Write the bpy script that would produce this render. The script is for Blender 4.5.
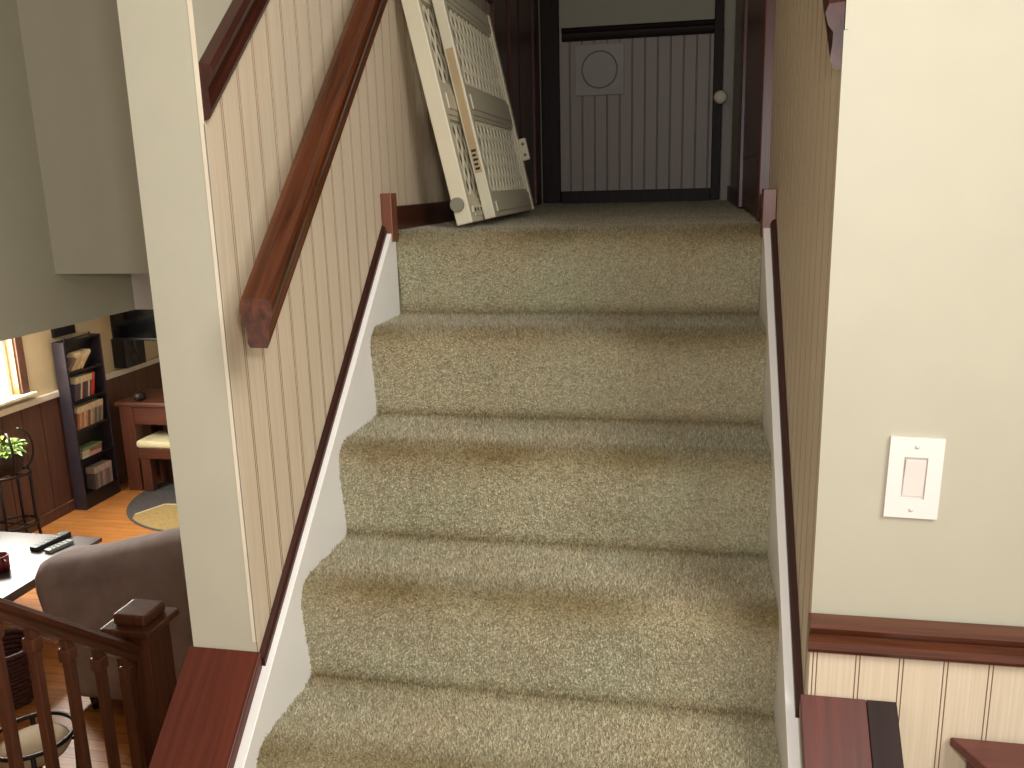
import bpy, bmesh, math, random
import numpy as np
from mathutils import Vector, Matrix, noise
random.seed(7)
SC = bpy.context.scene
COL = SC.collection
for o in list(bpy.data.objects):
    bpy.data.objects.remove(o)

# ------------------------------------------------------------------ camera
cam_d = bpy.data.cameras.new('camera')
cam_d.sensor_width = 36.0
cam_d.lens = 871.16 / 1024 * 36.0
cam_d.clip_start = 0.02
cam = bpy.data.objects.new('camera', cam_d)
COL.objects.link(cam)
PITCH, YAW, ROLL = 0.2268, 0.2020, -0.0265
CAM = Vector((0.2518, -1.1087, 1.0475))
cp, sp, cy_, sy_ = math.cos(PITCH), math.sin(PITCH), math.cos(YAW), math.sin(YAW)
fwd = Vector((-sy_ * cp, cy_ * cp, -sp)); rgt = Vector((cy_, sy_, 0)); up = rgt.cross(fwd)
cr, sr = math.cos(ROLL), math.sin(ROLL)
r2 = rgt * cr + up * sr; u2 = rgt * -sr + up * cr
cam.matrix_world = Matrix(((r2.x, u2.x, -fwd.x, CAM.x), (r2.y, u2.y, -fwd.y, CAM.y), (r2.z, u2.z, -fwd.z, CAM.z), (0, 0, 0, 1)))
SC.camera = cam

# ------------------------------------------------------------------ world, lights, exposure
W = bpy.data.worlds.new('daylight'); SC.world = W; W.use_nodes = True
bg = W.node_tree.nodes['Background']
bg.inputs['Color'].default_value = (1.0, 0.985, 0.96, 1)
bg.inputs['Strength'].default_value = 0.86
SC.view_settings.view_transform = 'Standard'
SC.view_settings.look = 'None'
SC.view_settings.gamma = 1.0
SC.view_settings.use_curve_mapping = False
SC.view_settings.exposure = 0.0


def area(name, loc, target, size, energy, color=(1, 1, 1), size_y=None):
    d = bpy.data.lights.new(name, 'AREA'); d.energy = energy; d.color = color; d.size = size
    if size_y:
        d.shape = 'RECTANGLE'; d.size_y = size_y
    o = bpy.data.objects.new(name, d); COL.objects.link(o); o.location = loc
    o.rotation_euler = (Vector(target) - Vector(loc)).to_track_quat('-Z', 'Y').to_euler()
    return o


area('camera_flash', (0.33, -1.14, 1.17), (0.0, 1.0, 0.75), 0.07, 10.0, (1.0, 0.975, 0.955))
area('dining_room_daylight', (1.9, -1.9, 2.75), (-0.2, 0.4, 0.4), 1.3, 105.0, (1.0, 0.985, 0.95))
area('window_daylight', (-4.60, 3.95, 0.22), (-3.7, 3.8, -1.1), 0.9, 32.0, (1.0, 0.98, 0.94), 0.14)


# ------------------------------------------------------------------ materials
def lin(c):
    return tuple(((v / 255) / 12.92 if v / 255 <= .04045 else ((v / 255 + .055) / 1.055) ** 2.4) for v in c) + (1.0,)


def new_mat(name):
    m = bpy.data.materials.new(name); m.use_nodes = True
    nt = m.node_tree; b = nt.nodes['Principled BSDF']
    return m, nt, b


def coords(nt, scale=(1, 1, 1), rot=(0, 0, 0)):
    t = nt.nodes.new('ShaderNodeTexCoord'); mp = nt.nodes.new('ShaderNodeMapping')
    mp.vector_type = 'POINT'
    mp.inputs['Scale'].default_value = scale; mp.inputs['Rotation'].default_value = rot
    nt.links.new(t.outputs['Object'], mp.inputs['Vector'])
    return mp.outputs['Vector']


def ramp(nt, fac, stops):
    r = nt.nodes.new('ShaderNodeValToRGB')
    while len(r.color_ramp.elements) < len(stops):
        r.color_ramp.elements.new(0.5)
    for e, (p, c) in zip(r.color_ramp.elements, stops):
        e.position = p; e.color = c
    nt.links.new(fac, r.inputs['Fac'])
    return r.outputs['Color']


def noise_tex(nt, vec, scale, detail=3, rough=.5, dist=0):
    n = nt.nodes.new('ShaderNodeTexNoise')
    n.inputs['Scale'].default_value = scale; n.inputs['Detail'].default_value = detail
    n.inputs['Roughness'].default_value = rough; n.inputs['Distortion'].default_value = dist
    nt.links.new(vec, n.inputs['Vector'])
    return n.outputs['Fac']


def bump(nt, b, h, strength=.3, dist=.002):
    n = nt.nodes.new('ShaderNodeBump'); n.inputs['Strength'].default_value = strength; n.inputs['Distance'].default_value = dist
    nt.links.new(h, n.inputs['Height']); nt.links.new(n.outputs['Normal'], b.inputs['Normal'])


def plain(name, col, rough=.5, metal=0, vary=.06, scale=12, bmp=0, spec=.5):
    m, nt, b = new_mat(name)
    c = lin(col)
    f = noise_tex(nt, coords(nt), scale, 3)
    lo = tuple(v * (1 - vary) for v in c[:3]) + (1,); hi = tuple(min(1, v * (1 + vary)) for v in c[:3]) + (1,)
    nt.links.new(ramp(nt, f, [(.3, lo), (.7, hi)]), b.inputs['Base Color'])
    b.inputs['Roughness'].default_value = rough; b.inputs['Metallic'].default_value = metal
    b.inputs['Specular IOR Level'].default_value = spec
    if bmp:
        bump(nt, b, noise_tex(nt, coords(nt), 220, 2), bmp, .001)
    return m


def wood(name, dark, light, axis='y', rough=.28, slope=0.0, freq=70, spec=.5):
    """stained wood, grain along an axis (slope: rotation about X of a y-grain)"""
    m, nt, b = new_mat(name)
    s = {'x': (3, freq, freq), 'y': (freq, 3, freq), 'z': (freq, freq, 3)}[axis]
    if slope:
        t = nt.nodes.new('ShaderNodeTexCoord'); r = nt.nodes.new('ShaderNodeVectorRotate'); r.rotation_type = 'X_AXIS'
        r.inputs['Angle'].default_value = -slope
        nt.links.new(t.outputs['Object'], r.inputs['Vector'])
        mp = nt.nodes.new('ShaderNodeMapping'); mp.inputs['Scale'].default_value = s
        nt.links.new(r.outputs['Vector'], mp.inputs['Vector']); v = mp.outputs['Vector']
    else:
        v = coords(nt, s)
    f = noise_tex(nt, v, 1.0, 5, .6, .6)
    nt.links.new(ramp(nt, f, [(.3, lin(dark)), (.72, lin(light))]), b.inputs['Base Color'])
    b.inputs['Roughness'].default_value = rough
    b.inputs['Specular IOR Level'].default_value = spec
    bump(nt, b, f, .12, .001)
    return m


SLOPE = math.atan(.19 / .2068)
PAINT = plain('wall_paint', (176, 171, 150), .55, vary=.02, bmp=.05)
WHITE_PAINT = plain('white_ceiling_paint', (226, 220, 214), .6, vary=.02)
SKIRT = plain('skirt_paint', (234, 231, 224), .4, vary=.02)
DW_X = wood('dark_trim_wood_x', (62, 31, 18), (106, 58, 33), 'x', .32)
DW_Y = wood('dark_trim_wood_y', (50, 24, 17), (82, 42, 28), 'y', .3)
DW_Z = wood('dark_trim_wood_z', (66, 33, 26), (98, 51, 40), 'z', .36)
DW_S = wood('dark_trim_wood_slope', (42, 19, 14), (70, 34, 24), 'y', .28, SLOPE)
RAIL_W = wood('handrail_wood', (46, 21, 12), (100, 52, 26), 'y', .24, SLOPE, 60)
CAP_W = wood('cap_wood', (66, 27, 18), (98, 43, 28), 'y', .42, SLOPE, 60, .3)
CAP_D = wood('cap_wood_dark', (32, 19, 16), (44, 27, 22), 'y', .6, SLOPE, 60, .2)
POST_W = wood('post_wood', (92, 50, 34), (128, 76, 52), 'z', .35)
OAK_Z = wood('railing_wood_z', (72, 38, 24), (112, 62, 40), 'z', .35)
OAK_S = wood('railing_wood_slope', (72, 38, 24), (112, 62, 40), 'y', .35, -SLOPE)
BLACK_W = wood('black_brown_trim', (30, 20, 17), (46, 31, 26), 'z', .5, spec=.25)
DESK_W = wood('red_brown_desk_wood', (70, 38, 27), (98, 56, 39), 'x', .4)
DESK_Z = wood('red_brown_desk_leg_wood', (70, 38, 27), (98, 56, 39), 'z', .4)
TABLE_W = wood('coffee_table_wood', (40, 28, 24), (62, 44, 36), 'y', .37, spec=1.0)
CONSOLE_W = wood('console_wood', (80, 38, 32), (104, 54, 44), 'x', .38)
WAINSCOT = wood('brown_wainscot', (76, 48, 36), (104, 68, 50), 'z', .45, freq=40)
GOLD_OAK = wood('window_oak', (110, 76, 40), (142, 104, 60), 'z', .4)
TAN_PAINT = plain('lower_room_paint', (198, 178, 138), .6, vary=.03)
CREAM_RAIL = plain('cream_rail_paint', (214, 202, 178), .4)
BEAD = None


def bead_mat(name, a, b_, c):
    m, nt, b = new_mat(name)
    f = noise_tex(nt, coords(nt, (260, 260, 5)), 1.0, 4, .6, .3)
    nt.links.new(ramp(nt, f, [(.28, lin(a)), (.5, lin(b_)), (.75, lin(c))]), b.inputs['Base Color'])
    b.inputs['Roughness'].default_value = .5
    return m


BEAD = bead_mat('beadboard_print', (198, 180, 152), (207, 190, 163), (215, 201, 177))
GROOVE = plain('beadboard_groove', (134, 108, 82), .6)
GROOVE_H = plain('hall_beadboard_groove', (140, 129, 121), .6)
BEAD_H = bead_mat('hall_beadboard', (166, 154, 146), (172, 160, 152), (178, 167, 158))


def carpet_mat(name='sage_carpet', tufts=False):
    m, nt, b = new_mat(name)
    v = coords(nt)
    if tufts:
        ta = nt.nodes.new('ShaderNodeAttribute'); ta.attribute_name = 'tuft'
        f1 = ta.outputs['Fac']
    else:
        f1 = noise_tex(nt, v, 250, 3, .8)
    f2 = noise_tex(nt, v, 5.5, 3, .55)
    base = ramp(nt, f1, [(.0 if tufts else .30, lin(CARPET[0])), (.5, lin(CARPET[1])), (1.0 if tufts else .70, lin(CARPET[2]))])
    tint = ramp(nt, f2, [(.3, lin((250, 240, 224))), (.72, lin((243, 248, 236)))])
    mx = nt.nodes.new('ShaderNodeMix'); mx.data_type = 'RGBA'; mx.blend_type = 'MULTIPLY'; mx.inputs['Factor'].default_value = .8
    nt.links.new(base, mx.inputs['A']); nt.links.new(tint, mx.inputs['B'])
    # traffic wear on the nosings: a brown soil attribute painted where feet land
    at = nt.nodes.new('ShaderNodeAttribute'); at.attribute_name = 'soil'
    m2 = nt.nodes.new('ShaderNodeMix'); m2.data_type = 'RGBA'; m2.blend_type = 'MULTIPLY'
    m2.inputs['B'].default_value = lin((180, 166, 138))
    nt.links.new(at.outputs['Fac'], m2.inputs['Factor']); nt.links.new(mx.outputs['Result'], m2.inputs['A'])
    nt.links.new(m2.outputs['Result'], b.inputs['Base Color'])
    b.inputs['Roughness'].default_value = .95
    b.inputs['Specular IOR Level'].default_value = .1
    b.inputs['Sheen Weight'].default_value = .15
    if not tufts:
        bump(nt, b, noise_tex(nt, v, 260, 2, .7), .9, .006)
    return m


CARPET = ((138, 130, 107), (175, 167, 140), (207, 200, 178))
CARPET_M = carpet_mat()
PILE_M = carpet_mat('sage_carpet_tufts', True)


def hardwood():
    m, nt, b = new_mat('orange_hardwood')
    v = coords(nt)
    br = nt.nodes.new('ShaderNodeTexBrick'); br.inputs['Scale'].default_value = 1.0
    br.inputs['Brick Width'].default_value = .9; br.inputs['Row Height'].default_value = .07; br.inputs['Mortar Size'].default_value = .0015
    br.inputs['Color1'].default_value = lin((176, 112, 54)); br.inputs['Color2'].default_value = lin((200, 136, 70)); br.inputs['Mortar'].default_value = lin((90, 50, 22))
    nt.links.new(v, br.inputs['Vector'])
    g = ramp(nt, noise_tex(nt, coords(nt, (4, 60, 1)), 1, 4, .6), [(.3, lin((215, 205, 195))), (.7, lin((255, 255, 255)))])
    mx = nt.nodes.new('ShaderNodeMix'); mx.data_type = 'RGBA'; mx.blend_type = 'MULTIPLY'; mx.inputs['Factor'].default_value = 1
    nt.links.new(br.outputs['Color'], mx.inputs['A']); nt.links.new(g, mx.inputs['B'])
    nt.links.new(mx.outputs['Result'], b.inputs['Base Color']); b.inputs['Roughness'].default_value = .45
    return m


HARDWOOD = hardwood()
GATE_P = plain('gate_plastic', (214, 206, 178), .42, vary=.02)
GATE_G = plain('gate_bumper_grey', (128, 126, 104), .6)
STICKER = plain('gate_sticker', (180, 156, 116), .6)
BLACK = plain('black_laminate', (26, 22, 24), .4)
BLACK_SIDE = plain('black_laminate_side', (52, 45, 52), .45)
INK = plain('black_ink', (30, 26, 24), .6)
WHITE_PLASTIC = plain('switch_plastic', (222, 215, 207), .35, vary=.01)
ROCKER = plain('rocker_plastic', (216, 208, 199), .35, vary=.01)
SCREW = plain('screw_paint', (210, 204, 192), .35)
IRON = plain('dark_iron', (40, 28, 24), .45, .3)
BRASS = plain('brass', (180, 130, 50), .3, .9)
CREAM = plain('cream_porcelain', (250, 236, 208), .3)
VENT = plain('vent_plastic', (184, 175, 168), .5)
TV_B = plain('tv_black', (16, 15, 18), .35)
SOFA_M = plain('mauve_grey_upholstery', (156, 143, 140), .95, vary=.14, scale=9, bmp=.3, spec=.1)
CUSHION = plain('cream_cushion', (206, 194, 152), .8)
BEIGE = plain('beige_cushion', (196, 178, 146), .85)
RED = plain('red_ceramic', (112, 26, 34), .25)
LEAF = plain('leaf_green', (120, 150, 60), .5, vary=.4, scale=25)
POT = plain('dark_basket', (58, 40, 32), .7, vary=.3, scale=60)
WICKER = plain('dark_red_wicker', (74, 36, 30), .7, vary=.5, scale=90, bmp=.4)
REMOTE_B = plain('remote_black', (24, 26, 26), .4)
REMOTE_G = plain('remote_grey', (150, 156, 152), .35)


def rug_mat():
    m, nt, b = new_mat('patchwork_rug')
    v = coords(nt)
    f = noise_tex(nt, v, 60, 3)
    nt.links.new(ramp(nt, f, [(.3, lin((58, 54, 54))), (.7, lin((78, 73, 70)))]), b.inputs['Base Color'])
    b.inputs['Roughness'].default_value = .95
    return m


RUG_D = rug_mat()
RUG_T = plain('rug_tan', (150, 126, 76), .95, vary=.15, scale=40)
RUG_L = plain('rug_pale_line', (186, 172, 140), .95)


def glow(name, col, s):
    m, nt, b = new_mat(name)
    b.inputs['Base Color'].default_value = (0, 0, 0, 1)
    b.inputs['Emission Color'].default_value = lin(col); b.inputs['Emission Strength'].default_value = s
    return m


DAYPANE = glow('daylit_pane', (255, 252, 240), 30.0)


# ------------------------------------------------------------------ mesh helpers
def BM():
    return bmesh.new()


def merge(dst, src, M=None, mat=0):
    """append temporary bmesh src to dst"""
    if M is not None:
        bmesh.ops.transform(src, matrix=M, verts=src.verts)
    mp = {}
    for v in src.verts:
        mp[v] = dst.verts.new(v.co)
    for f in src.faces:
        try:
            nf = dst.faces.new([mp[v] for v in f.verts]); nf.material_index = mat; nf.smooth = f.smooth
        except ValueError:
            pass
    src.free()


def box(bm, x0, x1, y0, y1, z0, z1, bev=0.0, mat=0, M=None, seg=2):
    t = bmesh.new()
    vs = [t.verts.new(p) for p in ((x0, y0, z0), (x1, y0, z0), (x1, y1, z0), (x0, y1, z0), (x0, y0, z1), (x1, y0, z1), (x1, y1, z1), (x0, y1, z1))]
    for f in ((0, 3, 2, 1), (4, 5, 6, 7), (0, 1, 5, 4), (1, 2, 6, 5), (2, 3, 7, 6), (3, 0, 4, 7)):
        t.faces.new([vs[i] for i in f])
    if bev:
        bmesh.ops.bevel(t, geom=t.edges[:] + t.verts[:], offset=bev, segments=seg, affect='EDGES', profile=.5)
    merge(bm, t, M, mat)


def extrude(bm, prof, O, U, V, Wv, mat=0, bev=0.0):
    """closed 2-D profile (u,v) swept along vector Wv"""
    O, U, V, Wv = Vector(O), Vector(U), Vector(V), Vector(Wv)
    t = bmesh.new()
    a = [t.verts.new(O + U * u + V * v) for u, v in prof]
    b = [t.verts.new(p.co + Wv) for p in a]
    n = len(prof)
    t.faces.new(a); t.faces.new(b[::-1])
    for i in range(n):
        t.faces.new((a[i], b[i], b[(i + 1) % n], a[(i + 1) % n]))
    bmesh.ops.recalc_face_normals(t, faces=t.faces)
    if bev:
        bmesh.ops.bevel(t, geom=t.edges[:], offset=bev, segments=2, affect='EDGES', profile=.5)
    merge(bm, t, None, mat)


def tube(bm, pts, r, seg=10, mat=0, closed=False, cap=True):
    pts = [Vector(p) for p in pts]; n = len(pts)
    rs = r if isinstance(r, (list, tuple)) else [r] * n
    t = bmesh.new(); rings = []; nrm = None
    for i, p in enumerate(pts):
        a = pts[(i - 1) % n] if (i > 0 or closed) else p
        b = pts[(i + 1) % n] if (i < n - 1 or closed) else p
        d = (b - a).normalized()
        if nrm is None:
            nrm = d.orthogonal().normalized()
        nrm = (nrm - d * nrm.dot(d)).normalized()
        bi = d.cross(nrm)
        rings.append([t.verts.new(p + (nrm * math.cos(2 * math.pi * k / seg) + bi * math.sin(2 * math.pi * k / seg)) * rs[i]) for k in range(seg)])
    m = n if closed else n - 1
    for i in range(m):
        A, B = rings[i], rings[(i + 1) % n]
        for k in range(seg):
            f = t.faces.new((A[k], A[(k + 1) % seg], B[(k + 1) % seg], B[k])); f.smooth = True
    if cap and not closed:
        t.faces.new(rings[0][::-1]); t.faces.new(rings[-1])
    bmesh.ops.recalc_face_normals(t, faces=t.faces)
    merge(bm, t, None, mat)


def lathe(bm, prof, M=None, seg=28, mat=0, smooth=True):
    t = bmesh.new(); rings = []
    for r, z in prof:
        if r < 1e-6:
            rings.append([t.verts.new((0, 0, z))])
        else:
            rings.append([t.verts.new((r * math.cos(2 * math.pi * k / seg), r * math.sin(2 * math.pi * k / seg), z)) for k in range(seg)])
    for A, B in zip(rings, rings[1:]):
        for k in range(seg):
            k2 = (k + 1) % seg
            vs = [A[0], B[k2], B[k]] if len(A) == 1 else ([A[k], A[k2], B[0]] if len(B) == 1 else [A[k], A[k2], B[k2], B[k]])
            f = t.faces.new(vs); f.smooth = smooth
    bmesh.ops.recalc_face_normals(t, faces=t.faces)
    merge(bm, t, M, mat)


def obj(name, bm, mats, parent=None, smooth=False):
    me = bpy.data.meshes.new(name)
    bmesh.ops.recalc_face_normals(bm, faces=bm.faces)
    bm.to_mesh(me); bm.free()
    for m in (mats if isinstance(mats, (list, tuple)) else [mats]):
        me.materials.append(m)
    if smooth:
        for p in me.polygons:
            p.use_smooth = True
    o = bpy.data.objects.new(name, me); COL.objects.link(o)
    if parent is not None:
        o.parent = parent
        if parent.type == 'EMPTY' and parent.parent is None:
            o.matrix_parent_inverse = Matrix.LocRotScale(parent.location, parent.rotation_euler, None).inverted()
    return o


def struct(name, bm, mats, parent=None):
    o = obj(name, bm, mats, parent)
    if parent is None:
        o['kind'] = 'structure'
    return o


def tag(o, label, cat, group=None):
    o['label'] = label; o['category'] = cat
    if group:
        o['group'] = group
    return o


def thing(name, label, cat, loc, group=None):
    o = bpy.data.objects.new(name, None); COL.objects.link(o); o.location = loc; o.empty_display_size = .05
    return tag(o, label, cat, group)


def copy_thing(o, parent=None):
    c = o.copy(); COL.objects.link(c)
    if parent is not None:
        c.parent = parent
    for ch in list(o.children):
        copy_thing(ch, c)
    return c


# ------------------------------------------------------------------ dimensions
RISE, RUN, HW = .19, .2068, .4035
XL, XR = -.426, .4285              # stair-side faces of the two walls
YL, YR = .0695, .054               # near ends of the two walls
UP, MID, LOW = 5 * RISE, -2 * RISE, -1.5
HALL = 3.05
TOP = 3.15
SL = RISE / RUN


def skirt_z(y):
    return .222 + SL * y


# ================================================================== SETTING
# --- left wall of the stairs (its end is the pale column)
b = BM()
box(b, XL - .114, XL - .005, YL, HALL + .1, LOW, TOP)
struct('wall_left', b, PAINT)


def beads(bm, fixed, a0, a1, zb, zt, along='y', sgn=1, base=.005, pitch=.0565, start=0.0, gw=.0016, gd=.0022):
    """beadboard: strips with paired V grooves; fixed = coordinate of the face, zb/zt functions of the running coordinate"""
    cuts = []
    k = math.floor((a0 - start) / pitch)
    xs = [(a0, 0)]
    while True:
        c = start + k * pitch
        if c > a1 + .01:
            break
        for g in (c - .0026, c + .0026):
            for off, dep in ((-gw, 0), (0, 1), (gw, 0)):
                if a0 + .001 < g + off < a1 - .001:
                    xs.append((g + off, dep))
        k += 1
    xs.append((a1, 0))
    xs.sort()
    t = bmesh.new(); prev = None
    for a, dep in xs:
        d = fixed - sgn * gd * dep
        if along == 'y':
            p = (t.verts.new((d, a, zb(a))), t.verts.new((d, a, zt(a))))
        else:
            p = (t.verts.new((a, d, zb(a))), t.verts.new((a, d, zt(a))))
        if prev:
            f = t.faces.new((prev[0][0], p[0], p[1], prev[0][1]))
            f.material_index = 1 if (dep or prev[1]) else 0
        prev = (p, dep)
    # closed edge strips towards the wall
    for f in t.faces:
        pass
    n0 = len(bm.faces)
    mp = {v: bm.verts.new(v.co) for v in t.verts}
    for f in t.faces:
        nf = bm.faces.new([mp[v] for v in f.verts]); nf.material_index = f.material_index
    t.free()
    # end cap at the start
    for a in (a0, a1):
        if along == 'y':
            q = [(fixed, a, zb(a)), (fixed, a, zt(a)), (fixed - sgn * base, a, zt(a)), (fixed - sgn * base, a, zb(a))]
        else:
            q = [(a, fixed, zb(a)), (a, fixed, zt(a)), (a, fixed - sgn * base, zt(a)), (a, fixed - sgn * base, zb(a))]
        bm.faces.new([bm.verts.new(p) for p in q]).material_index = 2


def diag_rail_z(y):                 # centre line of the sloped chair rail
    return min(1.183 + .885 * (y - YL), 1.68)


b = BM()
beads(b, XL, YL, 2.0, lambda y: max(skirt_z(y) - .12, .1) if y < .8 else .90, diag_rail_z, 'y', 1, start=.012)
struct('trim_1', b, [BEAD, GROOVE, PAINT])
# painted skim above the rail: keeps the two finishes flush
b = BM()
extrude(b, [(YL, diag_rail_z(YL)), (.632, 1.68), (2.0, 1.68), (2.0, TOP), (YL, TOP)], (XL - .005, 0, 0), (0, 1, 0), (0, 0, 1), (.004, 0, 0))
struct('trim_2', b, PAINT)

b = BM(); box(b, XL - .006, XL + .0012, YL - .0014, YL + .0005, .33, TOP, .0004); box(b, XL, XL + .0012, YL - .0014, YL + .004, .33, 1.14, .0004)
struct('trim_21', b, CREAM_RAIL)
# --- right wall of the stairs and the wall with the switch
b = BM()
box(b, XR + .005, XR + .135, YR, HALL + .1, MID, TOP)
struct('wall_right', b, PAINT)
b = BM()
beads(b, XR, YR - .0005, 1.0, lambda y: max(skirt_z(y) - .12, .1) if y < .8 else .90, lambda y: min(1.215 + .885 * (y - YR), 1.68), 'y', -1, start=.02)
struct('trim_3', b, [BEAD, GROOVE, PAINT])
b = BM()
extrude(b, [(YR - .0005, 1.215), (.58, 1.68), (1.0, 1.68), (1.0, TOP), (YR - .0005, TOP)], (XR + .005, 0, 0), (0, 1, 0), (0, 0, 1), (-.004, 0, 0))
struct('trim_4', b, PAINT)
b = BM()
box(b, XR + .135, 3.2, YR, YR + .13, MID, TOP)
struct('wall_front', b, PAINT)
b = BM()
beads(b, YR - .004, XR + .001, 3.2, lambda x: MID, lambda x: .43, 'x', -1, base=.004, start=.4365, gw=.0008, gd=.0010)
struct('trim_5', b, [BEAD, GROOVE, PAINT])
b = BM(); box(b, 3.2, 3.3, -4.2, YR + .13, MID, TOP); struct('wall_east', b, PAINT)

# chair rail on the switch wall
RAILP = [(0, 0), (.013, .002), (.016, .008), (.014, .018), (.014, .030), (.019, .036), (.024, .044), (.022, .052), (0, .054)]
b = BM()
extrude(b, [(-u, v) for u, v in RAILP], (XR - .004, YR - .004, .404), (0, 1, 0), (0, 0, 1), (2.77, 0, .006))
struct('trim_6', b, DW_X)

# sloped chair rails on both stair walls
b = BM()
du = Vector((0, 1, .885)).normalized()
Ldr = (.632 - YL) / du.y
nrm = Vector((0, -du.z, du.y))
DRP = [(0, -.029), (.010, -.027), (.014, -.018), (.012, -.006), (.012, .004), (.018, .010), (.022, .020), (.018, .028), (0, .029)]
extrude(b, [(u, v * 1.335) for u, v in DRP], (XL, YL + .001, 1.183), (1, 0, 0), (0, 0, 1), du * Ldr)
extrude(b, DRP, (XL, .612, 1.672), (1, 0, 0), (0, 0, 1), (0, 1.39, 0))
struct('trim_7', b, DW_S)
b = BM()
extrude(b, [(-u, v * 1.335) for u, v in DRP], (XR, YR + .001, 1.208), (1, 0, 0), (0, 0, 1), du * .6)
extrude(b, [(-u, v) for u, v in DRP], (XR, .56, 1.68), (1, 0, 0), (0, 0, 1), (0, .43, 0))
struct('trim_8', b, DW_S)

# --- hall beyond the landing
b = BM(); box(b, XL - .114, XR + .135, HALL, HALL + .12, UP - .3, TOP); struct('wall_back', b, PAINT)
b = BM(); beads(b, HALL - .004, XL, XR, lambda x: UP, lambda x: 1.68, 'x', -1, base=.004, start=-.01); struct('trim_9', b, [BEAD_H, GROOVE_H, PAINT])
b = BM()
extrude(b, [(-u * 1.1, v) for u, v in DRP], (XL + .10, HALL - .004, 1.69), (0, 1, 0), (0, 0, 1), (.68, 0, 0)); struct('trim_10', b, BLACK_W)
b = BM(); box(b, XL + .004, XL + .088, HALL - .03, HALL - .004, UP, TOP, .003); struct('trim_11', b, BLACK_W)
b = BM(); box(b, .345, .385, HALL - .03, HALL - .004, UP, TOP, .003); struct('trim_12', b, BLACK_W)
b = BM(); box(b, XL + .089, .344, HALL - .018, HALL - .004, UP - .012, UP + .052, .003); struct('baseboard_back', b, BLACK_W)
# left hall: casing, dark door, casing
b = BM()
box(b, XL - .004, XL + .014, 2.0, 2.20, UP, TOP, .003)
box(b, XL - .004, XL + .014, 2.28, 2.42, UP, TOP, .003)
box(b, XL - .004, XL + .014, 2.80, 2.92, UP, TOP, .003)
struct('trim_13', b, DW_Z)
b = BM()
box(b, XL - .004, XL + .003, 2.42, 2.80, UP + .006, TOP)
for z0, z1 in ((1.1, 1.75), (1.85, 2.9)):
    box(b, XL + .003, XL + .008, 2.49, 2.73, z0, z1, .002)
struct('door_1', b, DW_Z)
b = BM(); box(b, XL + .001, XL + .013, .826, 1.999, UP - .01, UP + .052, .002); struct('baseboard_left', b, DW_Y)
# right hall: casing, dark door, casing
b = BM()
box(b, XR - .022, XR + .004, 1.0, 1.10, UP, TOP, .003)
box(b, XR - .022, XR + .004, 1.86, 1.98, UP, TOP, .003)
struct('trim_14', b, DW_Z)
b = BM()
box(b, XR - .010, XR + .004, 1.10, 1.86, UP + .006, TOP)
for z0, z1 in ((1.1, 1.8), (1.9, 2.9)):
    box(b, XR - .014, XR - .010, 1.20, 1.76, z0, z1, .002)
struct('door_2', b, DW_Z)
b = BM(); box(b, XR - .010, XR + .004, 1.981, HALL - .005, UP - .01, UP + .06, .002); box(b, XR - .006, XR + .004, .826, .999, UP - .01, UP + .052, .002); struct('baseboard_right', b, DW_Y)

b = BM(); box(b, XL - .1, XR + .1, .84, HALL + .05, UP - .2, UP - .014); struct('floor_upper', b, CARPET_M)
# --- ceilings
b = BM(); box(b, -1.6, 3.3, -4.2, HALL + .12, TOP, TOP + .1); struct('ceiling', b, WHITE_PAINT)

# --- the well on the left: overhanging walls above the stairs down
b = BM(); box(b, -1.62, -1.5, -4.2, 1.40, .68, TOP); struct('wall_well', b, PAINT)
b = BM(); box(b, -1.5, XL - .114, 1.06, 1.40, .83, TOP); struct('wall_header', b, PAINT)
b = BM(); box(b, -1.5, XL - .114, 1.40, 1.50, .68, TOP); struct('trim_15', b, WHITE_PAINT)
b = BM(); box(b, -4.8, -1.62, -.6, 6.7, .68, .80); box(b, -1.62, XL - .114, 1.5, 6.7, .68, .80); struct('ceiling_lower', b, WHITE_PAINT)

# --- lower room
LX = -4.72
b = BM(); box(b, -4.9, XL - .114, -.6, 6.7, LOW - .1, LOW); struct('floor', b, HARDWOOD)
WY0, WY1, WZ0, WZ1 = 3.35, 4.49, -.44, .52
b = BM()
box(b, LX - .12, LX, -.6, WY0, LOW, .68); box(b, LX - .12, LX, WY1, 6.7, LOW, .68)
box(b, LX - .12, LX, WY0, WY1, LOW, WZ0); box(b, LX - .12, LX, WY0, WY1, WZ1, .68)
struct('wall_lower_left', b, TAN_PAINT)
b = BM(); box(b, LX, XL - .114, 6.6, 6.7, LOW, .68); struct('wall_lower_back', b, TAN_PAINT)
b = BM(); box(b, LX, -1.43, -.6, -.5, LOW, .68); struct('wall_lower_near', b, TAN_PAINT)
b = BM()
beads(b, LX + .012, -.5, 6.6, lambda y: LOW, lambda y: -.53, 'y', 1, base=.012, pitch=.2, start=.05)
struct('trim_16', b, [WAINSCOT, IRON, WAINSCOT])
b = BM(); box(b, LX, LX + .034, -.5, 6.6, -.535, -.485, .006); struct('trim_17', b, CREAM_RAIL)
b = BM(); box(b, LX + .012, LX + .028, -.5, 6.6, LOW, LOW + .09, .004); struct('baseboard_lower', b, WAINSCOT)
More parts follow.
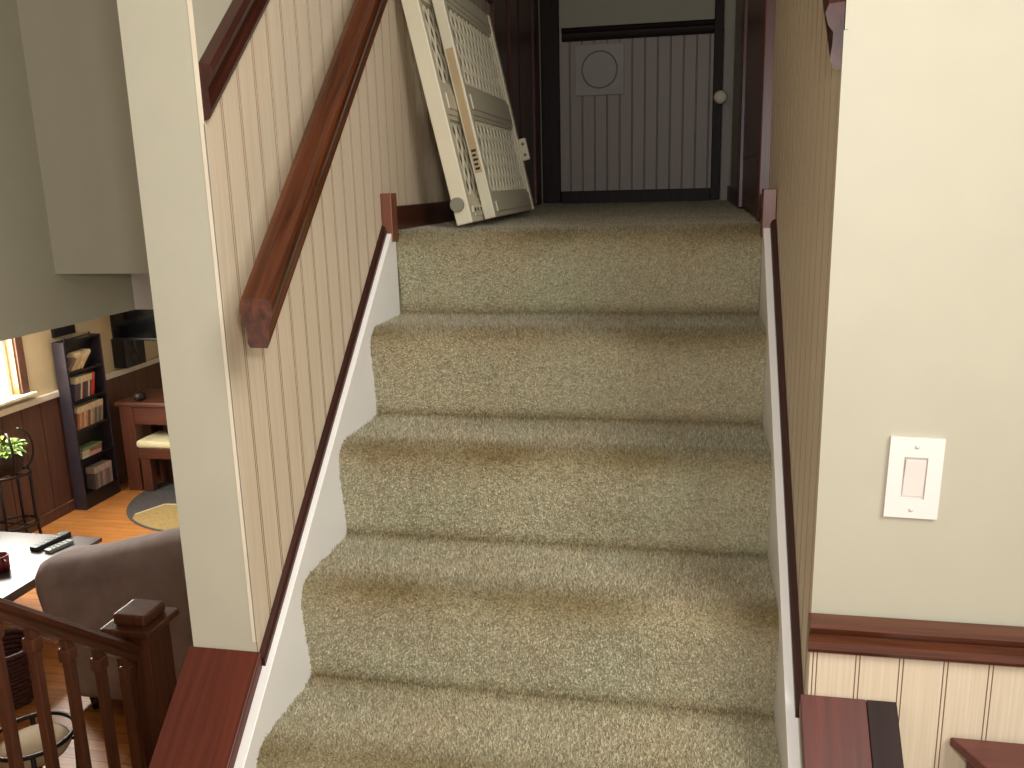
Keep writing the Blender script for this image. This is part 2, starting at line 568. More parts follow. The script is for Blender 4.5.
# window
b = BM(); box(b, LX - .105, LX - .095, WY0, WY1, WZ0, WZ1)
win = struct('window_1', b, DAYPANE)
b = BM()
box(b, LX - .095, LX - .06, WY1 - .05, WY1, WZ0, WZ1, .003); box(b, LX - .095, LX - .06, WY0, WY0 + .05, WZ0, WZ1, .003)
box(b, LX - .095, LX - .06, WY0 + .05, WY1 - .05, WZ0, WZ0 + .05, .003); box(b, LX - .095, LX - .06, WY0 + .05, WY1 - .05, WZ1 - .05, WZ1, .003)
struct('window_sash', b, CREAM_RAIL, win)
b = BM()
box(b, LX - .06, LX + .004, WY1 - .016, WY1, WZ0, WZ1, .002); box(b, LX - .06, LX + .004, WY0, WY0 + .016, WZ0, WZ1, .002)
struct('window_jamb', b, GOLD_OAK, win)
b = BM()
box(b, LX, LX + .02, WY1, WY1 + .075, WZ0 + .01, WZ1 + .06, .004); box(b, LX, LX + .02, WY0 - .075, WY0, WZ0 + .01, WZ1 + .06, .004); box(b, LX, LX + .02, WY0, WY1, WZ1, WZ1 + .06, .004)
struct('window_casing', b, WAINSCOT, win)
b = BM(); box(b, LX - .06, LX + .055, WY0 - .11, WY1 + .11, WZ0 - .015, WZ0 + .012, .006); struct('window_sill', b, CREAM_RAIL, win)

# --- middle floor where the photographer stands, and the half walls flanking the first steps
b = BM(); box(b, -1.42, 3.2, -4.2, -2 * RUN - .005, MID - .15, MID); box(b, -1.42, XL - .116, -2 * RUN - .005, .14, MID - .15, MID); struct('floor_middle', b, HARDWOOD)


def half_wall(x0, x1, yend, zend, name):
    b = BM()
    y0 = -2 * RUN - .02
    z0 = zend - SL * (yend - y0)
    extrude(b, [(y0, MID), (y0, z0), (yend, zend), (yend, MID)], (x0, 0, 0), (0, 1, 0), (0, 0, 1), (x1 - x0, 0, 0))
    return struct(name, b, PAINT)


half_wall(XL - .114, XL, YL - .001, .284, 'wall_half_left')
half_wall(XR, XR + .112, YR - .006, .297, 'wall_half_right')
b = BM(); box(b, XL - .114, XL, -.45, YL - .001, LOW, MID - .001); struct('wall_lower_right', b, PAINT)


def cap(x0, x1, yend, zend, name, m, bev=.004):
    b = BM(); y0 = -2 * RUN - .04
    extrude(b, [(y0, zend - SL * (yend - y0) - .028), (y0, zend - SL * (yend - y0)), (yend, zend), (yend, zend - .028)], (x0, 0, 0), (0, 1, 0), (0, 0, 1), (x1 - x0, 0, 0), 0, bev)
    return struct(name, b, m)


cap(XL - .122, XL + .008, YL - .0015, .314, 'trim_18', CAP_W, .002)
cap(XR - .010, XR + .078, YR - .0075, .334, 'trim_19', CAP_W, .001)
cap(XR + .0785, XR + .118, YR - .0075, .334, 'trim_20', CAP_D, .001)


# ================================================================== STAIRCASE
stair = thing('carpeted_staircase', 'straight flight of stairs covered in worn sage green carpet, rising to the upper hall', 'staircase', (0, -2 * RUN, MID))


def stair_profile():
    P = []
    P.append((-2 * RUN - .002, MID))
    for k in range(-1, 6):
        yj, z0, z1 = (k - 1) * RUN, (k - 1) * RISE, k * RISE
        yn = yj - .015
        R = .042
        for i in range(5):                          # riser, leaning out to the nosing
            f = i / 5
            P.append((yj + (yn - yj) * min(1, f * 1.3) + .004 * math.sin(f * 3.14), z0 + (z1 - R - z0) * (f + .02 * (i == 0))))
        for i in range(8):                          # rounded nosing
            a = math.pi - i / 7 * math.pi / 2
            P.append((yn + R + R * math.cos(a), z1 - R + R * math.sin(a)))
        end = k * RUN if k < 5 else HALL - .005
        n = 6 if k < 5 else 24
        for i in range(1, n):
            P.append((yn + R + (end - .004 - yn - R) * i / n, z1 - (.003 * i / n if k < 5 else 0)))
        if k == 5:
            P.append((end, z1))
    return P


def hall_x(y):
    return HW if y < .83 else (.402 if y < 1.0 else .402)


P = stair_profile()
NX = 130
b = BM(); grid = []
soil = []
for (y, z) in P:
    row = []
    for i in range(NX + 1):
        s = i / NX
        x0 = -HW if y < .835 else XL + .004
        x1 = HW if y < .835 else XR - .004
        x = x0 + (x1 - x0) * s
        p = Vector((x, y, z))
        w = noise.noise(Vector((x * 7, y * 7, z * 7))) * .0035 + noise.noise(Vector((x * 60, y * 60, z * 60 + 9))) * .0016
        row.append(b.verts.new((x, min(y - w + .004, HALL - .001), z + w * .7 - .0065)))
        k = round((z + .03) / RISE)
        dn = math.hypot(y - ((k - 1) * RUN - .0), z - (k * RISE - .004))
        wear = math.exp(-(dn / .040) ** 2) * (.74 + .45 * noise.noise(Vector((x * 6, k * 3.1, 2))))
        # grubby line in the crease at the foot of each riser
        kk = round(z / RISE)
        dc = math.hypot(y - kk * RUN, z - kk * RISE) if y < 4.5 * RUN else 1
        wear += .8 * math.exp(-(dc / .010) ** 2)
        wear += .35 * max(0, noise.noise(Vector((x * 4, y * 9, z * 9))))
        soil.append(max(0, min(1, wear)))
    grid.append(row)
for A, B in zip(grid, grid[1:]):
    for i in range(NX):
        f = b.faces.new((A[i], A[i + 1], B[i + 1], B[i])); f.smooth = True
b.verts.index_update()
carpet = obj('carpet', b, CARPET_M, stair)
at = carpet.data.attributes.new('soil', 'FLOAT', 'POINT')
at.data.foreach_set('value', soil)

# cut pile: one short leaning tuft every few millimetres over the carpet
rng = np.random.default_rng(3)
co = np.array([v.co[:] for v in carpet.data.vertices]).reshape(len(P), NX + 1, 3)
sl = np.array(soil).reshape(len(P), NX + 1)
seglen = np.linalg.norm(np.diff(co[:, NX // 2], axis=0), axis=1)
pts, nrms, sls = [], [], []
for i in range(len(P) - 1):
    ymid = P[i][0]
    if P[i][1] < -.12:
        continue
    pitch = .0038 if ymid < 1.1 else .0062
    width = co[i, -1, 0] - co[i, 0, 0]
    n = int(seglen[i] * width / pitch ** 2)
    if n < 1:
        continue
    a, t = rng.random(n), rng.random(n) * (NX - .001)
    j = t.astype(int); f = (t - j)[:, None]; a_ = a[:, None]
    p = (co[i, j] * (1 - f) + co[i, j + 1] * f) * (1 - a_) + (co[i + 1, j] * (1 - f) + co[i + 1, j + 1] * f) * a_
    e1 = co[i, j + 1] - co[i, j]; e2 = co[i + 1, j] - co[i, j]
    nn = np.cross(e1, e2); nn /= np.linalg.norm(nn, axis=1)[:, None] + 1e-12
    pts.append(p); nrms.append(nn); sls.append(sl[i, j] * (1 - a) + sl[i + 1, j] * a)
pts, nrms, sls = np.concatenate(pts), np.concatenate(nrms), np.concatenate(sls)
N = len(pts)
flip = (nrms[:, 2] - nrms[:, 1]) < 0
nrms[flip] *= -1
lean = rng.normal(0, .36, (N, 3)); tip = nrms + lean; tip /= np.linalg.norm(tip, axis=1)[:, None]
L = rng.uniform(.005, .0085, N)[:, None]
L[pts[:, 1] > .87] *= .55
tx = np.cross(nrms, np.array([.3, .5, .8])); tx /= np.linalg.norm(tx, axis=1)[:, None]
ty = np.cross(nrms, tx)
ang = rng.random(N) * 6.283
rad = rng.uniform(.0016, .0023, N)
V = np.empty((N, 4, 3))
for k in range(3):
    c, s_ = np.cos(ang + k * 2.0944) * rad, np.sin(ang + k * 2.0944) * rad
    V[:, k] = pts - nrms * .001 + tx * c[:, None] + ty * s_[:, None]
V[:, 3] = pts + tip * L
V[..., 0] = np.clip(V[..., 0], np.where(pts[:, 1] < .84, -HW + .0004, XL + .001)[:, None], np.where(pts[:, 1] < .84, HW - .0004, XR - .001)[:, None])
me = bpy.data.meshes.new('pile')
me.vertices.add(N * 4); me.vertices.foreach_set('co', V.reshape(-1))
base = np.arange(N)[:, None] * 4
F = np.concatenate([base + np.array([[0, 1, 3]]), base + np.array([[1, 2, 3]]), base + np.array([[2, 0, 3]])], axis=1).reshape(-1)
me.loops.add(len(F)); me.loops.foreach_set('vertex_index', F.astype(np.int32))
me.polygons.add(N * 3); me.polygons.foreach_set('loop_start', np.arange(0, N * 9, 3, dtype=np.int32))
me.update(calc_edges=True); me.validate()
for nm, val in (('soil', np.repeat(sls, 4)), ('tuft', np.repeat(rng.random(N), 4))):
    at = me.attributes.new(nm, 'FLOAT', 'POINT'); at.data.foreach_set('value', val.astype(np.float32))
me.materials.append(PILE_M)
pile = bpy.data.objects.new('carpet_pile', me); COL.objects.link(pile); pile.parent = carpet
pile['kind'] = 'stuff'

for sx, side in ((-1, 'left'), (1, 'right')):
    xa, xb = (XL + .0005, -HW) if sx < 0 else (HW, XR - .0005)
    b = BM(); y0 = -2 * RUN - .03
    extrude(b, [(y0, MID), (y0, skirt_z(y0)), (.815, skirt_z(.815)), (.815, .5), (.4, 0), (0, MID)], (xa, 0, 0), (0, 1, 0), (0, 0, 1), (xb - xa, 0, 0), 0, .0012)
    s = obj('skirt_board', b, SKIRT, stair); s['label'] = 'white painted skirt board along the %s wall' % side
    b = BM()
    q = [(0, 0), (.0115, 0), (.011, .008), (.008, .015), (0, .018)]
    if sx > 0:
        q = [(-u, v) for u, v in q]
    ys = YL + .001 if sx < 0 else YR + .012
    extrude(b, q, (XL + .0006 if sx < 0 else XR - .0006, ys, skirt_z(ys) + .0003), (1, 0, 0), (0, 0, 1), (0, .80 - ys, SL * (.80 - ys)))
    t = obj('skirt_moulding', b, DW_S, stair); t['label'] = 'dark wood moulding on top of the %s skirt board' % side
    b = BM()
    if sx < 0:
        box(b, XL + .001, XL + .026, .785, .825, .925, 1.032, .0015)
    else:
        box(b, XR - .028, XR - .001, .785, .825, .925, 1.022, .0015)
        box(b, XR - .029, XR - .012, .800, .826, .98, 1.005, .001)
    e = obj('end_block', b, POST_W, stair); e['label'] = 'small wooden block ending the %s skirt board at the landing' % side

# ================================================================== HANDRAIL
hr = thing('handrail', 'long varnished brown wooden handrail running up the left beadboard wall', 'handrail', (-.336, 0, .9))
HP = [(-.021, .004), (-.024, -.003), (-.0245, -.014), (-.022, -.026), (-.0175, -.036), (-.0165, -.050), (-.0165, -.058), (-.013, -.064), (.013, -.064), (.0165, -.058), (.0165, -.050),
      (.0175, -.036), (.022, -.026), (.0245, -.014), (.024, -.003), (.021, .004), (.012, .006), (-.012, .006)]
b = BM()
extrude(b, HP, (-.336, .0, .895), (1, 0, 0), (0, 0, 1), (0, 1.0, 1.0 * .932))
obj('rail', b, RAIL_W, hr)
for y in (.78, .95):
    b = BM(); z = .895 + .932 * y - .064
    lathe(b, [(0, 0), (.022, 0), (.022, .004), (.008, .008), (0, .008)], Matrix.Translation((XL + .0005, y, z - .05)) @ Matrix.Rotation(math.pi / 2, 4, 'Y'), 18)
    tube(b, [(XL + .006, y, z - .05), (XL + .05, y, z - .05), (-.345, y, z - .035), (-.336, y, z - .001)], .006, 8)
    obj('bracket', b, BRASS, hr)

# ================================================================== LIGHT SWITCH
sw = thing('light_switch', 'white rocker light switch on the bright wall right of the stairs', 'light switch', (.546, YR, .659))
tilt = Matrix.Translation((.546, YR, .659)) @ Matrix.Rotation(math.radians(1.2), 4, 'Y')
b = BM()
# plate as a frame round the rocker opening
for x0, x1, z0, z1 in ((-.033, -.0145, -.055, .055), (.0145, .033, -.055, .055), (-.0145, .0145, .0285, .055), (-.0145, .0145, -.055, -.0285)):
    box(b, x0, x1, -.0055, -.0006, z0, z1)
bmesh.ops.remove_doubles(b, verts=b.verts, dist=1e-5)
bmesh.ops.transform(b, matrix=tilt, verts=b.verts)
obj('plate', b, WHITE_PLASTIC, sw)
b = BM()
extrude(b, [(-.0012, -.0255), (-.0035, -.0255), (-.0052, .0), (-.0078, .0255), (-.0012, .0255)], (-.0125, 0, 0), (0, 1, 0), (0, 0, 1), (.025, 0, 0), 0, .0006)
bmesh.ops.transform(b, matrix=tilt, verts=b.verts)
obj('rocker', b, ROCKER, sw)
b = BM(); box(b, -.0145, .0145, -.0012, -.0006, -.0285, .0285, M=tilt)
r = obj('switch_recess', b, SCREW, sw)
for z in (-.043, .043):
    b = BM(); lathe(b, [(0, .0078), (.002, .0074), (.0034, .0055), (.0034, .0)], tilt @ Matrix.Translation((0, 0, z)) @ Matrix.Rotation(math.pi / 2, 4, 'X'), 14)
    obj('screw', b, SCREW, sw)

# ================================================================== HALL FITTINGS
vp = thing('vent_cover', 'square white vent cover with a round raised ring on the dark end wall', 'vent cover', (-.145, HALL - .004, 1.515))
b = BM(); box(b, -.266, -.046, HALL - .014, HALL - .0045, 1.425, 1.645, .003); obj('plate', b, VENT, vp)
b = BM(); tube(b, [(-.156 + .079 * math.cos(a), HALL - .014, 1.535 + .079 * math.sin(a)) for a in [2 * math.pi * i / 40 for i in range(40)]], .0035, 8, closed=True); obj('ring', b, plain('vent_ring', (140, 130, 122), .5), vp)
kb = thing('door_knob', 'round cream knob with a gold rim at the right side of the end wall', 'knob', (.372, HALL - .03, 1.388))
MK = Matrix.Translation((.376, HALL - .0305, 1.388)) @ Matrix.Rotation(math.pi / 2, 4, 'X')
b = BM(); lathe(b, [(0, 0), (.022, 0), (.022, .004), (.009, .007), (.009, .03), (0, .03)], MK, 20); obj('rosette', b, BRASS, kb)
b = BM(); lathe(b, [(.009, .028), (.024, .032), (.030, .042), (.030, .046), (.026, .05)], MK, 24); obj('rim', b, BRASS, kb)
b = BM(); lathe(b, [(.0285, .044), (.027, .054), (.018, .062), (0, .065)], MK, 24); obj('knob_face', b, CREAM, kb)

# ================================================================== BABY GATE
GO = Vector((-.288, .925, UP + .0005))
GU = Vector((-.006, 1, 0)).normalized()
GV = Vector((-.212, 0, .97)).normalized()
GW = GU.cross(GV).normalized(); GV = GW.cross(GU)
GM = Matrix(((GU.x, GV.x, GW.x, GO.x), (GU.y, GV.y, GW.y, GO.y), (GU.z, GV.z, GW.z, GO.z), (0, 0, 0, 1)))
gate = thing('baby_gate', 'cream plastic lattice baby gate leaning on the wall at the top of the stairs', 'baby gate', GO)


def gate_panel(u0, u1, w0, w1, label):
    v = [0, .056, .257, .325, .535, .590]
    st = .026
    b = BM()
    box(b, u0, u0 + st, v[0], v[5], w0, w1, .003, M=GM); box(b, u1 - st, u1, v[0], v[5], w0, w1, .003, M=GM)
    for a0, a1 in ((v[0], v[1]), (v[2], v[3]), (v[4], v[5])):
        box(b, u0 + st - .002, u1 - st + .002, a0, a1, w0 + .002, w1 - .004, .002, M=GM)
        box(b, u0 + st + .03, u1 - st - .03, a0 + .014, a1 - .016, w1 - .0045, w1 - .001, .0015, M=GM)
    fr = obj('panel_frame', b, GATE_P, gate); fr['label'] = label
    for v0, v1 in ((v[1], v[2]), (v[3], v[4])):
        b = BM(); a0, a1 = u0 + st, u1 - st
        wm = (w0 + w1) / 2 + .001
        # inner lip
        for q in ((a0, a0 + .012, v0, v1), (a1 - .012, a1, v0, v1), (a0 + .012, a1 - .012, v0, v0 + .01), (a0 + .012, a1 - .012, v1 - .01, v1)):
            box(b, q[0], q[1], q[2], q[3], w0 + .004, w1 - .007, M=GM)
        # wavy strands that close up into rows of pointed openings
        n = int((a1 - a0 - .024) / .021); step = (a1 - a0 - .024) / n
        for i in range(n + 1):
            uc = a0 + .012 + i * step
            pts = []
            m = 28
            for j in range(m + 1):
                vv = v0 + .008 + (v1 - v0 - .016) * j / m
                ph = math.pi * (vv - v0) / .034
                off = (step * .44) * math.cos(ph) * (1 if i % 2 else -1)
                pts.append(GM @ Vector((uc + off, vv, wm)))
            tube(b, pts, .0034, 6)
        obj('lattice', b, GATE_P, fr)
    return fr


rear = gate_panel(0.0, .62, 0.0, .040, 'rear sliding panel of the gate')
front = gate_panel(.125, .728, .041, .070, 'front sliding panel of the gate')
b = BM(); box(b, .1238, .1252, .115, .415, .046, .064, M=GM); s = obj('warning_sticker', b, STICKER, front); s['label'] = 'tan paper sticker with small black print'
b = BM()
for i in range(5):
    box(b, .1230, .1240, .122 + i * .011, .128 + i * .011, .049, .061 - .002 * (i % 2), M=GM)
obj('sticker_print', b, INK, front)
b = BM(); lathe(b, [(0, 0), (.0165, 0), (.017, .001), (.017, .0075), (.016, .0088), (0, .009)], GM @ Matrix.Translation((.0, .048, .014)) @ Matrix.Rotation(-math.pi / 2, 4, 'Y'), 28, smooth=False)
s = obj('bumper', b, GATE_G, gate); s['label'] = 'round grey rubber bumper'
b = BM(); box(b, .701, .714, .150, .217, .069, .094, .004, M=GM)
for vv in (.167, .200):
    lathe(b, [(0, 0), (.005, 0), (.005, .0015), (0, .0015)], GM @ Matrix.Translation((.7012, vv, .082)) @ Matrix.Rotation(-math.pi / 2, 4, 'Y'), 12, mat=1)
s = obj('wall_cup', b, [GATE_P, GATE_G], gate); s['label'] = 'white plastic end cup with two holes'
b = BM(); box(b, .035, .13, .022, .036, .0345, .0415, .0015, M=GM, mat=0)
for uu in (.045, .075, .105):
    box(b, uu, uu + .012, .025, .033, .0405, .0425, mat=1, M=GM)
obj('slide_catch', b, [GATE_P, INK], rear)

# ================================================================== STAIRS DOWN: railing
RX = -1.425
nr = thing('stair_railing', 'brown wooden stair railing with square spindles descending to the lower room at bottom left', 'railing', (RX, 1.12, LOW))
b = BM()
box(b, RX - .06, RX + .06, 1.065, 1.185, LOW, -.285, .004)
np_ = obj('newel_post', b, OAK_Z, nr)
b = BM()
box(b, RX - .085, RX + .085, 1.04, 1.21, -.285, -.262, .005); box(b, RX - .056, RX + .056, 1.069, 1.181, -.262, -.225, .007)
obj('newel_cap', b, OAK_Z, np_)
S2 = -.83


def rz(y):
    return .085 + S2 * (y - .575)


b = BM(); ya = -.1
extrude(b, [(-.03, 0), (-.034, -.012), (-.03, -.026), (-.02, -.036), (-.02, -.06), (.02, -.06), (.02, -.036), (.03, -.026), (.034, -.012), (.03, 0), (.018, .005), (-.018, .005)],
        (RX, ya, rz(ya)), (1, 0, 0), (0, 0, 1), (0, 1.066 - ya, S2 * (1.066 - ya)))
obj('top_rail', b, OAK_S, nr)
b = BM(); 
extrude(b, [(.16, rz(.16) - .95), (.16, rz(.16) - .70), (1.066, rz(1.066) - .70), (1.066, LOW), (.9, LOW)], (RX - .025, 0, 0), (0, 1, 0), (0, 0, 1), (.05, 0, 0))
obj('string_board', b, OAK_S, nr)
for i in range(6):
    y = .452 + i * .1165
    b = BM(); w = .0125
    zt, zb = rz(y) - .058, rz(y) - .705
    extrude(b, [(y - w, zb + w * S2 * -1), (y - w, zt - S2 * w), (y + w, zt + S2 * w), (y + w, zb - w * -S2)], (RX - w, 0, 0), (0, 1, 0), (0, 0, 1), (2 * w, 0, 0), 0, .002)
    box(b, RX - .018, RX + .018, y - .02, y + .02, zt - .06, zt - .018, .006)
    obj('spindle', b, OAK_Z, nr)
# stairs going down
ds = thing('lower_staircase', 'carpeted steps going down to the lower room, hidden beyond the left half wall', 'staircase', (-.98, .14, LOW))
b = BM()
for k in range(1, 6):
    z1 = MID - k * (MID - LOW) / 6; y0 = .142 + (k - 1) * .18
    box(b, -1.395, XL - .118, y0, y0 + .195, LOW + .001, z1, .012)
obj('treads', b, CARPET_M, ds)

# ================================================================== LOWER ROOM THINGS
# bookcase
bk = thing('bookcase', 'tall narrow black bookcase full of cases against the lower room wall', 'bookcase', (-4.655, 5.05, LOW))
BX0, BX1, BY0, BY1, BT = -4.690, -4.585, 4.85, 5.305, -.095
b = BM(); box(b, BX0, BX1, BY0, BY0 + .018, LOW, BT, .001); s = obj('side_panel', b, BLACK_SIDE, bk)
b = BM(); box(b, BX0, BX1, BY1 - .018, BY1, LOW, BT, .001); obj('side_panel', b, BLACK_SIDE, bk)
b = BM(); box(b, BX0, BX0 + .008, BY0 + .018, BY1 - .018, LOW, BT); obj('back_panel', b, BLACK, bk)
b = BM(); box(b, BX0, BX1, BY0 + .018, BY1 - .018, BT - .018, BT); obj('top_panel', b, BLACK, bk)
SH = [-.345, -.585, -.825, -1.075, -1.375]
for z in SH:
    b = BM(); box(b, BX0 + .008, BX1 - .002, BY0 + .018, BY1 - .018, z - .018, z); obj('shelf', b, BLACK, bk)
b = BM(); box(b, BX1 - .012, BX1 - .002, BY0 + .018, BY1 - .018, LOW, SH[4] - .018); obj('plinth', b, BLACK, bk)
for y in (4.89, 5.19):
    b = BM(); lathe(b, [(.006, 0), (.006, .02), (.009, .024), (.009, .034), (0, .038)], Matrix.Translation((-4.60, y, BT)), 10); obj('peg', b, BLACK, bk)

SP = {}


def spine(col):
    if col not in SP:
        SP[col] = plain('case_%d_%d_%d' % col, col, .45, vary=.15, scale=30)
    return SP[col]


def case(y, z, th, h, lean, col, top, label, grp, flat=False, dep=.085, name='media_case'):
    """one slim case, pivoting on its lower left corner"""
    b = BM(); x1 = BX1 - .006; z += th * math.sin(lean)
    M = Matrix.Translation((0, y, z)) @ Matrix.Rotation(-lean, 4, 'X')
    box(b, x1 - dep, x1, 0, th, 0, h * .72, .0008, 0, M); box(b, x1 - dep, x1, 0, th, h * .72, h, .0008, 1, M)
    o = obj(name, b, [spine(col), spine(top)])
    return tag(o, label, 'case', grp)


CREAM_C = (214, 196, 158)
y1 = 4.875
for i, (col, th) in enumerate([((120, 92, 82), .024), ((205, 178, 132), .024), ((196, 168, 120), .022), ((214, 190, 142), .022), ((206, 176, 124), .024)]):
    case(y1, SH[0] + .001, th, .185, math.radians(47), col, (222, 200, 156), 'case leaning far over to the right on the top shelf of the black bookcase', 'cases on the top shelf')
    y1 += th / math.cos(math.radians(47)) + .003
y = 4.900
row2 = [((70, 66, 84), .02), ((92, 66, 62), .022), ((84, 74, 70), .022), ((196, 180, 150), .018), ((110, 54, 56), .02), ((70, 60, 66), .024), ((100, 80, 74), .02), ((206, 188, 160), .018), ((90, 66, 62), .02)]
for col, th in row2:
    case(y, SH[1] + .001, th, .185, math.radians(13), col, CREAM_C, 'slim upright case on the second shelf of the black bookcase, left of the red one', 'cases on the second shelf'); y += th / math.cos(.22) + .002
case(y + .001, SH[1] + .001, .034, .19, math.radians(13), (190, 50, 40), (206, 90, 74), 'bright red case at the right end of the second bookcase shelf', None)
y = 4.885
row3 = [(150, 92, 70), (196, 150, 112), (170, 120, 92), (206, 168, 128), (180, 132, 96), (110, 84, 76), (190, 158, 120), (160, 140, 118), (96, 84, 84), (142, 132, 112), (104, 96, 88), (150, 140, 112)]
for i, col in enumerate(row3):
    case(y, SH[2] + .001, .025, .183, math.radians(11), col, (206, 186, 150), 'slim tan or grey case standing on the third shelf of the black bookcase', 'cases on the third shelf'); y += .0268
z = SH[3] + .001
for i, (col, lab) in enumerate([((188, 150, 128), 'pink and cream case at the bottom of the flat pile on the fourth bookcase shelf'), ((150, 96, 84), 'reddish case in the middle of the flat pile on the fourth bookcase shelf'), ((120, 140, 92), 'green case topping the flat pile on the fourth bookcase shelf')]):
    b = BM(); M = Matrix.Translation((0, 4.90 + .004 * i, z)); th = (.03, .028, .02)[i]
    box(b, BX1 - .095, BX1 - .006, 0, .09, 0, th, .001, 1, M); box(b, BX1 - .095, BX1 - .006, .09, .24, 0, th, .001, 0, M)
    tag(obj('media_case', b, [spine(col), spine((200, 190, 160) if i != 2 else (120, 140, 92))]), lab, 'case', 'pile of cases on the fourth shelf'); z += th + .0015
y = 5.005
for i, col in enumerate([(104, 92, 90), (150, 130, 122), (120, 104, 100), (168, 146, 136), (140, 120, 112), (124, 104, 102), (156, 138, 128)]):
    case(y, SH[4] + .001, .03, .185, math.radians(3), col, (184, 166, 150), 'greyish upright case on the bottom shelf of the black bookcase', 'cases on the bottom shelf'); y += .0325

b = BM(); box(b, LX + .001, LX + .022, 4.90, 5.16, -.066, .004, .003)
sg = tag(obj('wall_plaque', b, BLACK), 'small dark plaque hung on the wall above the black bookcase', 'plaque')

# television on a swivel arm and the dark box below it
tv = thing('television', 'black flat screen television held out from the lower room wall', 'television', (-4.1, 5.55, -.19))
b = BM(); box(b, -4.62, -3.55, 5.50, 5.56, -.19, .43, .006); obj('casing', b, TV_B, tv)
b = BM(); box(b, -4.60, -3.57, 5.498, 5.4998, -.165, .41); obj('screen', b, plain('screen_glass', (8, 8, 10), .12), tv)
b = BM(); box(b, -4.2, -4.0, 5.56, 5.59, 0, .25, .003); tube(b, [(-4.1, 5.59, .12), (-4.4, 5.7, .12), (LX + .01, 5.75, .12)], .018, 8); box(b, LX + .001, LX + .02, 5.68, 5.82, 0, .24, .002); obj('mount_arm', b, TV_B, tv)
sp_ = thing('wall_speaker', 'black box speaker on the lower room wall just under the television', 'speaker', (-4.65, 5.76, -.46))
b = BM(); box(b, LX + .001, LX + .13, 5.61, 5.90, -.465, -.20, .006); obj('cabinet', b, TV_B, sp_)
b = BM()
for zc, r in ((-.385, .062), (-.255, .034)):
    lathe(b, [(0, .004), (r * .4, .003), (r * .9, .010), (r, .004), (r, 0)], Matrix.Translation((LX + .13, 5.755, zc)) @ Matrix.Rotation(math.pi / 2, 4, 'Y'), 24)
obj('speaker_cone', b, BLACK, sp_)
b = BM(); tube(b, [(-4.46, 5.585, -.17), (-4.47, 5.59, -.26), (-4.45, 5.60, -.33), (-4.455, 5.6, -.38)], .006, 6)
tag(obj('cable', b, TV_B), 'short black cable dangling beneath the television', 'cable')

# desk with a bench tucked under
dk = thing('desk', 'red-brown wooden desk standing right of the black bookcase', 'desk', (-4.0, 5.6, LOW))
b = BM(); box(b, -4.56, -3.3, 5.33, 5.86, -.735, -.70, .004); obj('desk_top', b, DESK_W, dk)
b = BM(); box(b, -4.50, -3.36, 5.352, 5.372, -.895, -.735); box(b, -4.50, -3.36, 5.82, 5.84, -.895, -.735); obj('apron', b, DESK_W, dk)
for x in (-4.53, -3.46):
    for y in (5.345, 5.745):
        b = BM(); box(b, x, x + .13, y, y + .09, LOW + (.0095 if x > -4.38 else 0), -.735, .003); obj('leg', b, DESK_Z, dk)
bn = thing('bench', 'wooden bench with a cream padded seat pushed under the red-brown desk', 'bench', (-3.95, 5.45, LOW))
b = BM()
box(b, -4.385, -3.55, 5.30, 5.66, -1.10, -1.03, .028, seg=4); obj('seat_cushion', b, CUSHION, bn, True)
b = BM(); box(b, -4.375, -3.56, 5.31, 5.65, -1.19, -1.10, .003); obj('seat_frame', b, DESK_W, bn)
for x in (-4.365, -3.66):
    for y in (5.32, 5.57):
        b = BM(); box(b, x, x + .09, y, y + .07, LOW + .0095, -1.19, .003); obj('leg', b, DESK_Z, bn)
b = BM(); lathe(b, [(0, 0), (.035, 0), (.05, .02), (.052, .045), (.035, .07), (.018, .08), (0, .082)], Matrix.Translation((-4.37, 5.42, -.70)), 20)
tag(obj('round_ornament', b, IRON), 'small dark round ornament on the left end of the desk', 'ornament')

# rug
rg = thing('round_rug', 'round dark grey rug with a tan patch on the orange wood floor', 'rug', (-3.52, 5.25, LOW))
b = BM(); lathe(b, [(0, .001), (.85, .001), (.86, .004), (.85, .009), (0, .009)], Matrix.Translation((-3.52, 5.35, LOW)), 64, smooth=False); obj('pile', b, RUG_D, rg)


def rug_poly(bm, pts, z0, z1):
    extrude(bm, pts, (0, 0, LOW + z0), (1, 0, 0), (0, 1, 0), (0, 0, z1 - z0))


arc = [(-3.52 + .84 * math.cos(a), 5.35 + .84 * math.sin(a)) for a in [math.radians(d) for d in range(224, 331, 5)]]
b = BM(); rug_poly(b, [(-4.105, 4.79)] + [p for p in arc if p[0] > -4.08] + [(-3.2, 5.1), (-3.99, 5.04)], .009, .011); s = obj('tan_patch', b, RUG_T, rg)
b = BM()
for p, q in (((-4.10, 4.80), (-3.99, 5.04)), ((-3.99, 5.04), (-3.2, 5.10))):
    d = Vector((q[0] - p[0], q[1] - p[1], 0)).normalized(); n = Vector((-d.y, d.x, 0)) * .012
    rug_poly(b, [(p[0] - n.x, p[1] - n.y), (q[0] - n.x, q[1] - n.y), (q[0] + n.x, q[1] + n.y), (p[0] + n.x, p[1] + n.y)], .009, .0125)
obj('pale_stripe', b, RUG_L, rg)

# coffee table
ct = thing('coffee_table', 'dark polished coffee table reflecting the bright window', 'coffee table', (-3.7, 2.9, LOW))
b = BM(); box(b, -4.10, -3.315, 2.38, 3.385, -1.075, -1.05, .003); obj('table_top', b, TABLE_W, ct)
b = BM(); box(b, -4.06, -3.355, 2.42, 3.345, -1.125, -1.075); obj('apron', b, TABLE_W, ct)
for x in (-4.06, -3.405):
    for y in (2.42, 3.295):
        b = BM(); box(b, x, x + .05, y, y + .05, LOW, -1.10, .002); obj('leg', b, DESK_Z, ct)


